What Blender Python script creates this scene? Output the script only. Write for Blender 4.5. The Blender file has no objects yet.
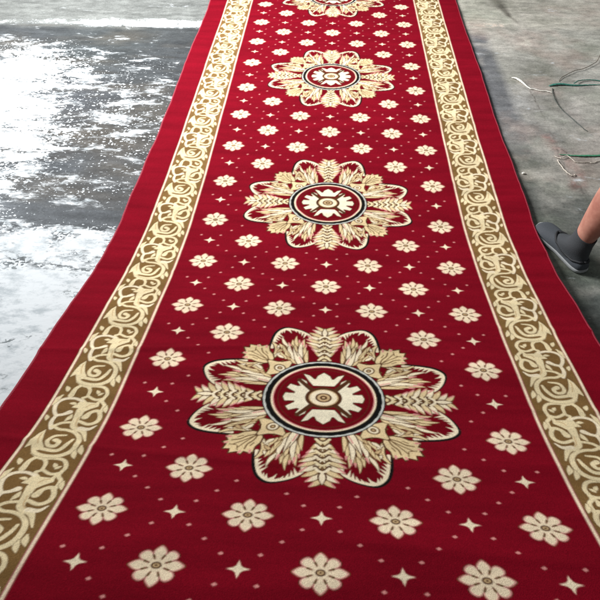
import bpy, bmesh, math, random
import numpy as np
from mathutils import Vector, Matrix

random.seed(7)
RNG = np.random.default_rng(7)
scene = bpy.context.scene
S = 1.1                      # metres per inner carpet field width

# ------------------------------------------------------------------ camera
cam_data = bpy.data.cameras.new("camera")
cam = bpy.data.objects.new("camera", cam_data)
scene.collection.objects.link(cam)
cam_data.sensor_width = 36.0
cam_data.lens = 39.28
cam_data.clip_start = 0.01
cam_data.clip_end = 500
CAM_H = 1.48302 * S
cam.matrix_world = Matrix(((0.99894, -0.03353, 0.03162, 0.0),
                           (0.04604, 0.69390, -0.71860, 0.0),
                           (0.00215, 0.71929, 0.69471, CAM_H),
                           (0, 0, 0, 1)))
scene.camera = cam

# ------------------------------------------------------------------ light
world = bpy.data.worlds.new("World")
scene.world = world
world.use_nodes = True
bg = world.node_tree.nodes["Background"]
bg.inputs["Color"].default_value = (0.93, 0.97, 1.0, 1)
bg.inputs["Strength"].default_value = 0.18


def area(name, loc, target, sx, sy, power, color):
    ld = bpy.data.lights.new(name, 'AREA')
    ld.shape = 'RECTANGLE'
    ld.size, ld.size_y = sx, sy
    ld.energy = power
    ld.color = color
    lo = bpy.data.objects.new(name, ld)
    scene.collection.objects.link(lo)
    lo.location = loc
    lo.rotation_euler = (Vector(target) - Vector(loc)).to_track_quat('-Z', 'Y').to_euler()
    return lo


# daylight coming in through a wide doorway on the left
area("doorway_daylight", (-3.0, 4.0, 2.5), (0.2, 3.9, 0.0), 2.2, 1.8, 218, (0.98, 0.99, 1.0)).data.spread = math.radians(118)

scene.view_settings.view_transform = 'Standard'
scene.view_settings.look = 'None'
scene.view_settings.exposure = 0.0
scene.view_settings.gamma = 1.0


# ------------------------------------------------------------------ helpers
def lin(r, g, b):
    out = []
    for c in (r, g, b):
        c = c / 255.0
        out.append(c / 12.92 if c <= 0.04045 else ((c + 0.055) / 1.055) ** 2.4)
    return tuple(out)


def new_mat(name):
    m = bpy.data.materials.new(name)
    m.use_nodes = True
    nt = m.node_tree
    return m, nt, nt.nodes["Principled BSDF"]


def nd(nt, kind, **kw):
    n = nt.nodes.new(kind)
    for k, v in kw.items():
        if k in n.inputs:
            n.inputs[k].default_value = v
        else:
            setattr(n, k, v)
    return n


def simple_mat(name, col, rough=0.7, noise_scale=60.0, amount=0.25, bump=0.2, sheen=0.0):
    m, nt, p = new_mat(name)
    tc = nd(nt, "ShaderNodeTexCoord")
    n = nd(nt, "ShaderNodeTexNoise", Scale=noise_scale, Detail=6.0)
    nt.links.new(tc.outputs["Object"], n.inputs["Vector"])
    r = nd(nt, "ShaderNodeMapRange")
    r.inputs["To Min"].default_value = 1 - amount
    r.inputs["To Max"].default_value = 1 + amount
    nt.links.new(n.outputs["Fac"], r.inputs["Value"])
    mx = nd(nt, "ShaderNodeVectorMath", operation='SCALE')
    mx.inputs[0].default_value = col
    nt.links.new(r.outputs["Result"], mx.inputs["Scale"])
    nt.links.new(mx.outputs["Vector"], p.inputs["Base Color"])
    p.inputs["Roughness"].default_value = rough
    if sheen:
        p.inputs["Sheen Weight"].default_value = sheen
    b = nd(nt, "ShaderNodeBump", Strength=bump, Distance=0.002)
    nt.links.new(n.outputs["Fac"], b.inputs["Height"])
    nt.links.new(b.outputs["Normal"], p.inputs["Normal"])
    return m


def link_mesh(name, me, parent=None, smooth=True):
    o = bpy.data.objects.new(name, me)
    scene.collection.objects.link(o)
    if smooth:
        me.polygons.foreach_set("use_smooth", np.ones(len(me.polygons), bool))
    if parent:
        o.parent = parent
    return o


def mesh_np(name, verts, quads):
    me = bpy.data.meshes.new(name)
    verts = np.asarray(verts, np.float32)
    quads = np.asarray(quads, np.int32)
    me.vertices.add(len(verts))
    me.vertices.foreach_set("co", verts.ravel())
    me.loops.add(quads.size)
    me.loops.foreach_set("vertex_index", quads.ravel())
    me.polygons.add(len(quads))
    me.polygons.foreach_set("loop_start", np.arange(0, quads.size, 4, dtype=np.int32))
    me.polygons.foreach_set("loop_total", np.full(len(quads), 4, np.int32))
    me.update(calc_edges=True)
    return me


def grid_quads(nr, nc, off=0):
    i = np.arange(nr - 1)[:, None] * nc + np.arange(nc - 1)[None, :] + off
    return np.stack([i, i + 1, i + 1 + nc, i + nc], -1).reshape(-1, 4)


def spline(pts, n=8):
    """Catmull-Rom through the points."""
    P = np.asarray(pts, float)
    if len(P) < 3:
        return np.stack([P[0] + (P[-1] - P[0]) * t for t in np.linspace(0, 1, n)])
    Q = np.vstack([2 * P[0] - P[1], P, 2 * P[-1] - P[-2]])
    out = []
    t = np.linspace(0, 1, n, endpoint=False)[:, None]
    for i in range(1, len(Q) - 2):
        a, b, c, d = Q[i - 1], Q[i], Q[i + 1], Q[i + 2]
        out.append(.5 * (2 * b + (c - a) * t + (2 * a - 5 * b + 4 * c - d) * t ** 2 + (3 * b - a - 3 * c + d) * t ** 3))
    out.append(P[-1:])
    return np.vstack(out)


def tube_mesh(name, pts, radius, seg=8, flat=1.0):
    """A tube along pts; radius a number or one per point."""
    P = np.asarray(pts, float)
    n = len(P)
    R = np.broadcast_to(np.asarray(radius, float), (n,))
    T = np.gradient(P, axis=0)
    T /= np.linalg.norm(T, axis=1)[:, None] + 1e-12
    up = np.array([0, 0, 1.0])
    verts = []
    for i in range(n):
        side = np.cross(T[i], up)
        l = np.linalg.norm(side)
        side = side / l if l > 1e-4 else np.array([1.0, 0, 0])
        nn = np.cross(side, T[i])
        for j in range(seg):
            a = 2 * math.pi * j / seg
            verts.append(P[i] + R[i] * (math.cos(a) * side + math.sin(a) * flat * nn))
    me = bpy.data.meshes.new(name)
    faces = []
    for i in range(n - 1):
        for j in range(seg):
            k = (j + 1) % seg
            faces.append((i * seg + j, i * seg + k, (i + 1) * seg + k, (i + 1) * seg + j))
    faces.append(tuple(range(seg))[::-1])
    faces.append(tuple((n - 1) * seg + j for j in range(seg)))
    me.from_pydata([tuple(v) for v in verts], [], faces)
    return me


def tag(o, label, cat, group=None):
    o["label"] = label
    o["category"] = cat
    if group:
        o["group"] = group
    return o


# ------------------------------------------------------------------ the floor
FZ = -0.012


def blotch(x, y, cx, cy, rx, ry):
    return np.exp(-(((x - cx) / rx) ** 2 + ((y - cy) / ry) ** 2))


def poly_dist(x, y, pts):
    d = np.full(x.shape, 1e9)
    for (ax, ay), (bx, by) in zip(pts[:-1], pts[1:]):
        vx, vy = bx - ax, by - ay
        t = np.clip(((x - ax) * vx + (y - ay) * vy) / (vx * vx + vy * vy + 1e-12), 0, 1)
        d = np.minimum(d, np.hypot(x - ax - t * vx, y - ay - t * vy))
    return d


def vnoise(x, y, sc, seed):
    r = np.random.default_rng(seed)
    g = r.random((64, 64))
    X, Y = x * sc + 31.7, y * sc + 17.3
    i, j = np.floor(X).astype(int), np.floor(Y).astype(int)
    fx, fy = X - i, Y - j
    fx, fy = fx * fx * (3 - 2 * fx), fy * fy * (3 - 2 * fy)
    G = lambda a, b: g[a % 64, b % 64]
    return (G(i, j) * (1 - fx) + G(i + 1, j) * fx) * (1 - fy) + (G(i, j + 1) * (1 - fx) + G(i + 1, j + 1) * fx) * fy


def fbm(x, y, sc, seed, octv=4):
    s, a, t = 0, 1.0, 0
    for o in range(octv):
        s = s + a * vnoise(x, y, sc * 2 ** o, seed + o)
        t += a
        a *= .55
    return s / t


def build_floor():
    xs = np.concatenate([[-60, -25, -12, -7, -5, -4, -3.2], np.arange(-2.6, -.6, .012), np.arange(-.6, .8, .1),
                         np.arange(.8, 2.0, .005), [2.2, 2.5, 3, 4, 6, 10, 20, 60]])
    ys = np.concatenate([[-40, -15, -6, -3, -1.5, -.6, 0, .3, .6], np.arange(.8, 2.2, .012), np.arange(2.2, 3.9, .006),
                         np.arange(3.9, 5.2, .01), [5.4, 5.8, 6.5, 8, 12, 25, 80]])
    X, Y = np.meshgrid(xs, ys)
    Z = FZ + .003 * (fbm(X, Y, 1.7, 3) - .5)
    me = mesh_np("floor", np.stack([X, Y, Z], -1).reshape(-1, 3), grid_quads(len(ys), len(xs)))
    # worn concrete tones from a few places, blended, some with shade painted in
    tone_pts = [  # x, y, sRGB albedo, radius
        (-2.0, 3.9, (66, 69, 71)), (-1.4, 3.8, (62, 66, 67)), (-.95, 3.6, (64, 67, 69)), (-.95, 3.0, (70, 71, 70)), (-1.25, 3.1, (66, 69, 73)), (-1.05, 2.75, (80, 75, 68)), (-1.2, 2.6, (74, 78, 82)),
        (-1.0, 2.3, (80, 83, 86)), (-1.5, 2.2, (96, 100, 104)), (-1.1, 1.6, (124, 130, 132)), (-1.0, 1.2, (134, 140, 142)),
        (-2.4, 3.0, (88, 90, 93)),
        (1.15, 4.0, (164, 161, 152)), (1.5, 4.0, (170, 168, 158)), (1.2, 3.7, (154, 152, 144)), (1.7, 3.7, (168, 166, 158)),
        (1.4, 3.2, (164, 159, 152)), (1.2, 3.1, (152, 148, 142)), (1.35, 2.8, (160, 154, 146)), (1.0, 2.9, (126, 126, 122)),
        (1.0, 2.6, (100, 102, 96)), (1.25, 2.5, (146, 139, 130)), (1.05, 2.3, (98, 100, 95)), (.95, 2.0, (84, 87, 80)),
        (1.0, 1.7, (92, 96, 92)), (1.3, 2.0, (118, 118, 112)), (.9, 1.3, (88, 92, 90)),  # darker points here paint in the shadow beside the raised carpet
    ]
    W = 0
    col = np.zeros(X.shape + (3,))
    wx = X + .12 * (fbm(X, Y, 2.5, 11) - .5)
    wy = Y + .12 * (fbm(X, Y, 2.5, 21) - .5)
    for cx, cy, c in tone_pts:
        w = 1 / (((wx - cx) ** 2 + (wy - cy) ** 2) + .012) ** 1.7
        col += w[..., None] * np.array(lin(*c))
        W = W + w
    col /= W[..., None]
    # lighter slab past the joint that runs across the floor
    jy = 4.20 + .035 * X + .03 * (fbm(X, Y, 4, 33) - .5)
    far = np.clip((Y - jy + .10 * (fbm(X, Y, 7, 37) - .5)) / np.where(X < 0, .13, .06) + .5, 0, 1)
    farc = np.where((X < 0)[..., None], np.array(lin(114, 116, 113)), np.array(lin(176, 172, 160)))
    farc = farc * (.8 + .4 * fbm(X * .6, Y * 2.2, 3, 41))[..., None]
    col = col * (1 - far[..., None]) + farc * far[..., None]
    # bluish strip beside the carpet on the right
    sx = .98 + .03 * (fbm(X * 0, Y, 5, 61) - .5)
    strip = np.clip((sx - X) / .05 + .5, 0, 1) * (X > .5) * np.clip((4.13 - Y) / .05 + .5, 0, 1) * np.clip((Y - 2.7) / .5, 0, 1)
    sc = np.array(lin(100, 101, 104)) * (.8 + .4 * fbm(X, Y, 6, 71))[..., None]
    col = col * (1 - .9 * strip[..., None]) + sc * .9 * strip[..., None]
    # dark stain at the far right, dark blotch, brick-red dust, pale scrapes
    def mixin(mask, c):
        nonlocal col
        mask = np.clip(mask, 0, 1)[..., None]
        col = col * (1 - mask) + np.array(lin(*c)) * mask
    dk = [(1.09, 4.9), (1.13, 4.74), (1.155, 4.57), (1.175, 4.44)]
    dd = poly_dist(X, Y, dk)
    mixin(.75 * np.clip(1.25 - dd / (.016 + .05 * np.clip((Y - 4.42) / .35, 0, 1.2)), 0, 1) * (.7 + .5 * fbm(X, Y, 20, 5)), (62, 55, 47))
    dd = poly_dist(X, Y, [(1.175, 4.45), (1.2, 4.37), (1.215, 4.30)])
    mixin(.45 * np.clip(1.3 - dd / .012, 0, 1), (80, 72, 62))
    mixin(.55 * blotch(wx, wy, 1.2, 3.62, .17, .13) * (.4 + fbm(X, Y, 8, 81)), (92, 90, 80))
    redl = poly_dist(wx, wy, [(1.09, 2.90), (1.10, 2.80), (1.125, 2.68), (1.15, 2.58), (1.13, 2.45)])
    mixin(.55 * np.clip(1.2 - redl / (.025 + .05 * fbm(X, Y, 9, 91)), 0, 1) * np.clip(fbm(X, Y, 26, 95) * 2.6 - .75, 0, 1), (128, 62, 56))
    mixin(.18 * blotch(wx, wy, 1.2, 2.64, .09, .10), (140, 80, 72))
    mixin(.6 * blotch(wx, wy, 1.02, 2.52, .05, .08) * np.clip(fbm(X, Y, 18, 101) * 3 - 1, 0, 1), (186, 176, 164))
    mixin(.5 * blotch(wx, wy, 1.00, 3.25, .05, .16) * np.clip(fbm(X, Y, 18, 103) * 3 - 1, 0, 1), (170, 170, 168))
    mixin(.9 * blotch(wx, wy, 1.22, 4.02, .07, .09) * np.clip(fbm(X, Y, 30, 111) * 6 - 3.1, 0, 1), (196, 198, 184))
    mixin(.8 * blotch(wx, wy, 1.01, 4.26, .13, .03) * np.clip(fbm(X, Y, 34, 113) * 6 - 2.9, 0, 1), (222, 200, 184))
    # the cracks
    for pts, wd in (([(1.095, 3.396), (1.100, 3.300), (1.097, 3.205), (1.104, 3.1), (1.100, 2.989), (1.104, 2.9), (1.102, 2.828), (1.092, 2.75), (1.089, 2.694),
                      (1.106, 2.6), (1.121, 2.546), (1.128, 2.48), (1.13, 2.415), (1.135, 2.33)], .0045),
                    ([(1.059, 3.52), (1.095, 3.41), (1.12, 3.40)], .004), ([(1.10, 2.86), (1.14, 2.74)], .003)):
        dd = poly_dist(X + .022 * (fbm(X, Y, 22, 121) - .5), Y + .022 * (fbm(X, Y, 22, 131) - .5), pts)
        mixin(.8 * np.clip(1.4 - dd / (wd * (.3 + 1.1 * fbm(X, Y, 12, 143))), 0, 1) * np.clip(fbm(X, Y, 9, 141) * 2.2 - .35, 0, 1), (64, 52, 48))
    # thin darker and paler streaks rubbed across the slab
    st = fbm(X * 1.1, Y * 7, 3.5, 151, 5)
    col *= (1 + np.where(X < 0, .8, .35) * (st - .5))[..., None]
    br = np.clip(fbm(X, Y * 3, 3, 171, 5) * 3 - 1.35, 0, 1) * (X < 0) * (Y < 4.15) * (Y > 2.2)
    mixin(.40 * br, (92, 84, 72))
    dk2 = np.clip(fbm(X, Y * 2.5, 4.5, 181, 5) * 4 - 2.1, 0, 1) * (X < 0) * (Y < 4.15)
    mixin(.45 * dk2, (44, 46, 48))
    sp = np.clip(fbm(X, Y, 7, 191, 5) * 4 - 2.05, 0, 1) * (X > .5)
    mixin(.45 * sp, (104, 104, 92))
    sp = np.clip(fbm(X, Y, 6, 197, 5) * 4 - 2.1, 0, 1) * (X > .5)
    mixin(.45 * sp, (198, 192, 182))
    sp = np.clip(fbm(X, Y, 4.5, 203, 5) * 4 - 2.1, 0, 1) * (X > .5)
    mixin(.40 * sp, (168, 146, 136))
    sp = np.clip(fbm(X, Y, 4, 211, 5) * 4 - 2.15, 0, 1) * (X > .5)
    mixin(.35 * sp, (124, 134, 116))
    # how thickly old white paint still covers the floor (left side only)
    cov = np.zeros(X.shape)
    for cx, cy, rx, ry, a in ((-1.75, 3.45, .50, .40, .62), (-1.70, 3.0, .45, .35, .66), (-2.0, 2.6, .72, .62, .88), (-1.45, 2.75, .30, .30, .60),
                              (-1.9, 3.85, .6, .12, .32), (-2.2, 3.3, .5, .5, .72), (-1.15, 1.95, .42, .16, .66), (-.95, 1.98, .22, .13, .66),
                              (-1.1, 1.62, .50, .34, .84), (-1.2, 1.2, .6, .50, .86), (-.9, 1.30, .3, .4, .80), (-1.5, 2.0, .35, .22, .60),
                              (-1.05, 2.35, .40, .2, .28), (-1.1, 3.1, .45, .8, .30), (-.95, 2.8, .30, .5, .31)):
        cov = np.maximum(cov, a * blotch(X, Y, cx, cy, rx, ry))
    cov = np.maximum(cov, .50 * blotch(X, Y, -1.1, 4.215, .55, .07) * (.45 + fbm(X, Y, 5, 161)) + .25 * blotch(X, Y, -1.9, 4.2, 1.5, .05))
    cov *= (X < .3)
    cov = np.where(X < -2.7, .6, cov)
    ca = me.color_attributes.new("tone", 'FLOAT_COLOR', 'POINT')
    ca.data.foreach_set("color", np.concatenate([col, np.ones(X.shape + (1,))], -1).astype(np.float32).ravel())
    a = me.attributes.new("paint_cover", 'FLOAT', 'POINT')
    a.data.foreach_set("value", cov.astype(np.float32).ravel())

    m, nt, p = new_mat("worn_concrete")
    L = nt.links.new
    tc = nd(nt, "ShaderNodeTexCoord")
    mp = nd(nt, "ShaderNodeMapping")
    mp.inputs["Scale"].default_value = (1.0, 2.1, 1.0)
    L(tc.outputs["Object"], mp.inputs["Vector"])
    tone = nd(nt, "ShaderNodeAttribute", attribute_name="tone")
    covn = nd(nt, "ShaderNodeAttribute", attribute_name="paint_cover")
    n1 = nd(nt, "ShaderNodeTexNoise", Scale=5.0, Detail=9.0, Roughness=0.68, Distortion=0.4)
    n2 = nd(nt, "ShaderNodeTexNoise", Scale=26.0, Detail=6.0, Roughness=0.6)
    L(mp.outputs["Vector"], n1.inputs["Vector"])
    L(mp.outputs["Vector"], n2.inputs["Vector"])
    # mask: paint where cover > noise
    sm = nd(nt, "ShaderNodeMath", operation='MULTIPLY_ADD')
    sm.inputs[1].default_value = 0.75
    L(n2.outputs["Fac"], sm.inputs[0])
    k1 = nd(nt, "ShaderNodeMath", operation='MULTIPLY_ADD')
    k1.inputs[1].default_value = 2.3
    k1.inputs[2].default_value = 0.5 - 1.15 - 0.375
    L(n1.outputs["Fac"], k1.inputs[0])
    L(k1.outputs[0], sm.inputs[2])
    sub = nd(nt, "ShaderNodeMath", operation='SUBTRACT')
    L(covn.outputs["Fac"], sub.inputs[0])
    L(sm.outputs[0], sub.inputs[1])
    mr = nd(nt, "ShaderNodeMapRange", interpolation_type='SMOOTHSTEP')
    mr.inputs["From Min"].default_value = -0.24
    mr.inputs["From Max"].default_value = 0.14
    L(sub.outputs[0], mr.inputs["Value"])
    # flecks
    vor = nd(nt, "ShaderNodeTexVoronoi", Scale=60.0, Randomness=1.0)
    mp2 = nd(nt, "ShaderNodeMapping")
    mp2.inputs["Scale"].default_value = (1.0, 1.6, 1.0)
    nw = nd(nt, "ShaderNodeTexNoise", Scale=40.0, Detail=3.0)
    L(tc.outputs["Object"], nw.inputs["Vector"])
    va = nd(nt, "ShaderNodeVectorMath", operation='MULTIPLY_ADD')
    va.inputs[1].default_value = (.035, .035, .035)
    L(nw.outputs["Color"], va.inputs[0])
    L(tc.outputs["Object"], va.inputs[2])
    L(va.outputs["Vector"], mp2.inputs["Vector"])
    L(mp2.outputs["Vector"], vor.inputs["Vector"])
    sepc = nd(nt, "ShaderNodeSeparateColor")
    L(vor.outputs["Color"], sepc.inputs["Color"])
    pick = nd(nt, "ShaderNodeMath", operation='MULTIPLY_ADD')   # fleck size: random cell value scaled by cover
    L(sepc.outputs["Red"], pick.inputs[0])
    cvs = nd(nt, "ShaderNodeMath", operation='MULTIPLY')
    cvs.inputs[1].default_value = 2.3
    L(covn.outputs["Fac"], cvs.inputs[0])
    L(cvs.outputs[0], pick.inputs[1])
    pick.inputs[2].default_value = -0.02
    th = nd(nt, "ShaderNodeMath", operation='MULTIPLY')
    th.inputs[1].default_value = 1.1
    pw = nd(nt, "ShaderNodeMath", operation='POWER')
    pw.inputs[1].default_value = 1.6
    L(pick.outputs[0], pw.inputs[0])
    L(pw.outputs[0], th.inputs[0])
    fl = nd(nt, "ShaderNodeMath", operation='SUBTRACT')
    L(th.outputs[0], fl.inputs[0])
    L(vor.outputs["Distance"], fl.inputs[1])
    fm = nd(nt, "ShaderNodeMapRange", interpolation_type='SMOOTHSTEP')
    fm.inputs["From Min"].default_value = -0.03
    fm.inputs["From Max"].default_value = 0.06
    L(fl.outputs[0], fm.inputs["Value"])
    mxm = nd(nt, "ShaderNodeMath", operation='MAXIMUM')
    L(mr.outputs["Result"], mxm.inputs[0])
    L(fm.outputs["Result"], mxm.inputs[1])
    # mottling of the bare concrete
    n3 = nd(nt, "ShaderNodeTexNoise", Scale=11.0, Detail=8.0, Roughness=0.7)
    mp3 = nd(nt, "ShaderNodeMapping")
    mp3.inputs["Scale"].default_value = (1.0, 1.9, 1.0)
    L(tc.outputs["Object"], mp3.inputs["Vector"])
    L(mp3.outputs["Vector"], n3.inputs["Vector"])
    r3 = nd(nt, "ShaderNodeMapRange")
    r3.inputs["From Min"].default_value = 0.25
    r3.inputs["From Max"].default_value = 0.75
    r3.inputs["To Min"].default_value = 0.58
    r3.inputs["To Max"].default_value = 1.45
    L(n3.outputs["Fac"], r3.inputs["Value"])
    sc_ = nd(nt, "ShaderNodeVectorMath", operation='SCALE')
    n4 = nd(nt, "ShaderNodeTexNoise", Scale=120.0, Detail=5.0, Roughness=0.75)
    L(tc.outputs["Object"], n4.inputs["Vector"])
    r4 = nd(nt, "ShaderNodeMapRange")
    r4.inputs["From Min"].default_value, r4.inputs["From Max"].default_value = 0.3, 0.7
    r4.inputs["To Min"].default_value, r4.inputs["To Max"].default_value = 0.70, 1.28
    L(n4.outputs["Fac"], r4.inputs["Value"])
    m34 = nd(nt, "ShaderNodeMath", operation='MULTIPLY')
    L(r3.outputs["Result"], m34.inputs[0])
    L(r4.outputs["Result"], m34.inputs[1])
    # pits and dark specks
    v2 = nd(nt, "ShaderNodeTexVoronoi", Scale=70.0)
    L(va.outputs["Vector"], v2.inputs["Vector"])
    s2 = nd(nt, "ShaderNodeSeparateColor")
    L(v2.outputs["Color"], s2.inputs["Color"])
    d2 = nd(nt, "ShaderNodeMath", operation='MULTIPLY_ADD')
    d2.inputs[1].default_value, d2.inputs[2].default_value = 0.9, -0.66
    L(s2.outputs["Green"], d2.inputs[0])
    d3 = nd(nt, "ShaderNodeMath", operation='SUBTRACT')
    L(d2.outputs[0], d3.inputs[0])
    L(v2.outputs["Distance"], d3.inputs[1])
    d4 = nd(nt, "ShaderNodeMapRange", interpolation_type='SMOOTHSTEP')
    d4.inputs["From Min"].default_value, d4.inputs["From Max"].default_value = -0.05, 0.05
    d4.inputs["To Min"].default_value, d4.inputs["To Max"].default_value = 1.0, 0.6
    L(d3.outputs[0], d4.inputs["Value"])
    m45 = nd(nt, "ShaderNodeMath", operation='MULTIPLY')
    L(m34.outputs[0], m45.inputs[0])
    L(d4.outputs["Result"], m45.inputs[1])
    L(tone.outputs["Color"], sc_.inputs[0])
    L(m45.outputs[0], sc_.inputs["Scale"])
    mix = nd(nt, "ShaderNodeMix", data_type='RGBA')
    wn = nd(nt, "ShaderNodeMix", data_type='RGBA')
    wn.inputs[6].default_value = (0.44, 0.48, 0.50, 1)
    wn.inputs[7].default_value = (0.70, 0.73, 0.745, 1)
    L(r4.outputs["Result"], wn.inputs[0])
    wf = nd(nt, "ShaderNodeMapRange")
    wf.inputs["From Min"].default_value, wf.inputs["From Max"].default_value = 0.36, 0.52
    L(n3.outputs["Fac"], wf.inputs["Value"])
    L(wf.outputs["Result"], wn.inputs[0])
    L(wn.outputs[2], mix.inputs[7])
    L(mxm.outputs[0], mix.inputs[0])
    L(sc_.outputs["Vector"], mix.inputs[6])
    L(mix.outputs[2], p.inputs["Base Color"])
    rr = nd(nt, "ShaderNodeMapRange")
    rr.inputs["To Min"].default_value = 0.65
    rr.inputs["To Max"].default_value = 0.95
    p.inputs["Specular IOR Level"].default_value = 0.18
    L(n3.outputs["Fac"], rr.inputs["Value"])
    L(rr.outputs["Result"], p.inputs["Roughness"])
    hb = nd(nt, "ShaderNodeMath", operation='MULTIPLY_ADD')
    hb.inputs[1].default_value = 0.5
    L(mxm.outputs[0], hb.inputs[0])
    L(n2.outputs["Fac"], hb.inputs[2])
    bp = nd(nt, "ShaderNodeBump", Strength=0.35, Distance=0.003)
    L(hb.outputs[0], bp.inputs["Height"])
    L(bp.outputs["Normal"], p.inputs["Normal"])
    me.materials.append(m)
    o = link_mesh("floor", me)
    o["kind"] = "structure"


# ------------------------------------------------------------------ the woven pattern
B = 0.1375                   # row pitch, A = column pitch of the flower lattice (field width = 1)
A = 0.2752
UO, UE = 0.6504, 0.7565      # outer line of the border band, edge of the carpet
RES = 1800                   # drawing resolution, stitches per field width
HU = 0.77
TILE = 8 * B
NU, NV = int(2 * HU * RES), int(round(TILE * RES)) // 4 * 4
RED, CREAM, PINK, BROWN, DKBR, BLACK, DKRED, TAN, PALE, OLIVE, GOLD, IVORY, LEAF, PETAL = range(14)
YARN = np.array([lin(126, 11, 29), lin(248, 230, 196), lin(224, 148, 142), lin(128, 97, 57), lin(84, 50, 30), lin(24, 23, 22),
                 lin(112, 9, 22), lin(208, 176, 130), lin(208, 208, 198), lin(108, 78, 46), lin(240, 220, 176), lin(246, 234, 204), lin(232, 206, 158), lin(248, 226, 192)])
IMG = np.zeros((NV, NU), np.uint8)
NODRAW_V = [0]


def _window(P, pad):
    lo, hi = P.min(0) - pad, P.max(0) + pad
    i0, i1 = int(math.floor((lo[0] + HU) * RES)), int(math.ceil((hi[0] + HU) * RES)) + 1
    j0, j1 = int(math.floor((lo[1] + TILE / 2) * RES)), int(math.ceil((hi[1] + TILE / 2) * RES)) + 1
    i0, i1 = max(i0, 0), min(i1, NU)
    return i0, i1, j0, j1


def _put(mask, i0, j0, c):
    """Write colour c through the mask, wrapping along the carpet."""
    jj = (np.arange(mask.shape[0]) + j0) % NV
    sub = IMG[jj, i0:i0 + mask.shape[1]]
    sub[mask] = c
    IMG[jj, i0:i0 + mask.shape[1]] = sub


def poly(P, c):
    P = np.asarray(P, float)
    i0, i1, j0, j1 = _window(P, .002)
    if i1 <= i0:
        return
    x = (np.arange(i0, i1) + .5) / RES - HU
    y = ((np.arange(j0, j1) + .5) / RES - TILE / 2)[:, None]
    inside = np.zeros((j1 - j0, i1 - i0), bool)
    Q = np.roll(P, -1, 0)
    for (ax, ay), (bx, by) in zip(P, Q):
        if ay == by:
            continue
        cross = (ay > y) != (by > y)
        inside ^= cross & (x[None, :] < (bx - ax) * (y - ay) / (by - ay) + ax)
    _put(inside, i0, j0, c)


def stroke(P, r, c, smooth=True):
    P = np.asarray(P, float)
    r = np.broadcast_to(np.asarray(r, float), (len(P),))
    if smooth and len(P) > 2:
        n = 6
        rr = np.interp(np.linspace(0, len(P) - 1, (len(P) - 1) * n + 1), np.arange(len(P)), r)
        P, r = spline(P, n), rr
    for k in range(len(P) - 1):
        a, b, ra, rb = P[k], P[k + 1], r[k], r[k + 1]
        i0, i1, j0, j1 = _window(np.array([a, b]), max(ra, rb) + .002)
        if i1 <= i0:
            continue
        x = ((np.arange(i0, i1) + .5) / RES - HU)[None, :]
        y = ((np.arange(j0, j1) + .5) / RES - TILE / 2)[:, None]
        v = b - a
        t = np.clip(((x - a[0]) * v[0] + (y - a[1]) * v[1]) / (v @ v + 1e-12), 0, 1)
        d = np.hypot(x - a[0] - t * v[0], y - a[1] - t * v[1])
        _put(d < ra + (rb - ra) * t, i0, j0, c)


def disc(cx, cy, rx, ry, c, n=64):
    a = np.linspace(0, 2 * np.pi, n, endpoint=False)
    poly(np.stack([cx + rx * np.cos(a), cy + ry * np.sin(a)], 1), c)


def leaf_pts(base, tip, w, bend=0.0, n=9, fat=.45):
    b, t = np.asarray(base, float), np.asarray(tip, float)
    d = t - b
    l = np.hypot(*d)
    nrm = np.array([-d[1], d[0]]) / l
    s = np.linspace(0, 1, n)
    prof = np.where(s < fat, np.sin(s / fat * np.pi / 2), np.cos((s - fat) / (1 - fat) * np.pi / 2)) * w / 2
    prof[0] = w * .18
    mid = b + d * s[:, None] + nrm * (bend * l * np.sin(s * np.pi))[:, None]
    return np.vstack([mid + nrm * prof[:, None], (mid - nrm * prof[:, None])[::-1]])


def draw_flower(cx, cy):
    R = RNG
    for k in range(8):
        a = k * np.pi / 4
        L = .0462 if k % 2 == 0 else .0425
        w = .0245 if k % 2 == 0 else .0215
        dirv = np.array([np.cos(a), np.sin(a)])
        nrm = np.array([-dirv[1], dirv[0]])
        if k % 2 == 0:
            tip = .0480 if k % 4 == 0 else .0468
            s = np.array([.008, .016, .022, .027, .032, .037, .042, .046, .0475]) * tip / .0475
            h = np.array([.0030, .0056, .0092, .0118, .0120, .0100, .0066, .0028, .0006])
        else:
            s = np.array([.008, .016, .022, .028, .034, .0385, .0415, .0428])
            h = np.array([.0030, .0056, .0088, .0112, .0118, .0102, .0070, .0020])
        mid = np.array([cx, cy]) + dirv * s[:, None]
        P = np.vstack([mid + nrm * h[:, None], (mid - nrm * h[:, None])[::-1]])
        c = np.array([cx, cy]) + dirv * L * .60
        poly(c + (P - c) * 1.10, OLIVE if k % 2 == 0 else DKBR)
        poly(P, PINK)
        poly(c + (P - c) * .84, PETAL)
    disc(cx, cy, .0160, .0160, PETAL)
    for k in range(8):
        a = (k + .5) * np.pi / 4
        d = np.array([np.cos(a), np.sin(a)])
        stroke([np.array([cx, cy]) + d * .0145, np.array([cx, cy]) + d * .0235], [.0012, .0026], OLIVE)
    disc(cx, cy, .0092, .0080, DKBR)
    disc(cx, cy, .0058, .0046, TAN)
    disc(cx, cy, .0026, .0020, DKBR)


def draw_star(cx, cy):
    a = np.arange(8) * np.pi / 4
    for r0, r1, c in ((.0212, .0072, PINK), (.0190, .0064, CREAM)):
        r = np.where(np.arange(8) % 2 == 0, r0, r1)
        poly(np.stack([cx + r * np.cos(a), cy + r * np.sin(a)], 1), c)
    disc(cx, cy, .0085, .0085, PALE if (cx * 7 + cy * 3) % 1 > 2 else CREAM)


def draw_dot(cx, cy):
    poly([(cx - .0054, cy), (cx - .001, cy - .0043), (cx + .0050, cy - .001), (cx + .001, cy + .0043)], PINK)


def sym8(P):
    P = np.asarray(P, float)
    for sx in (1, -1):
        for sy in (1, -1):
            yield P * (sx, sy)
            yield P[:, ::-1] * (sx, sy)


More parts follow.
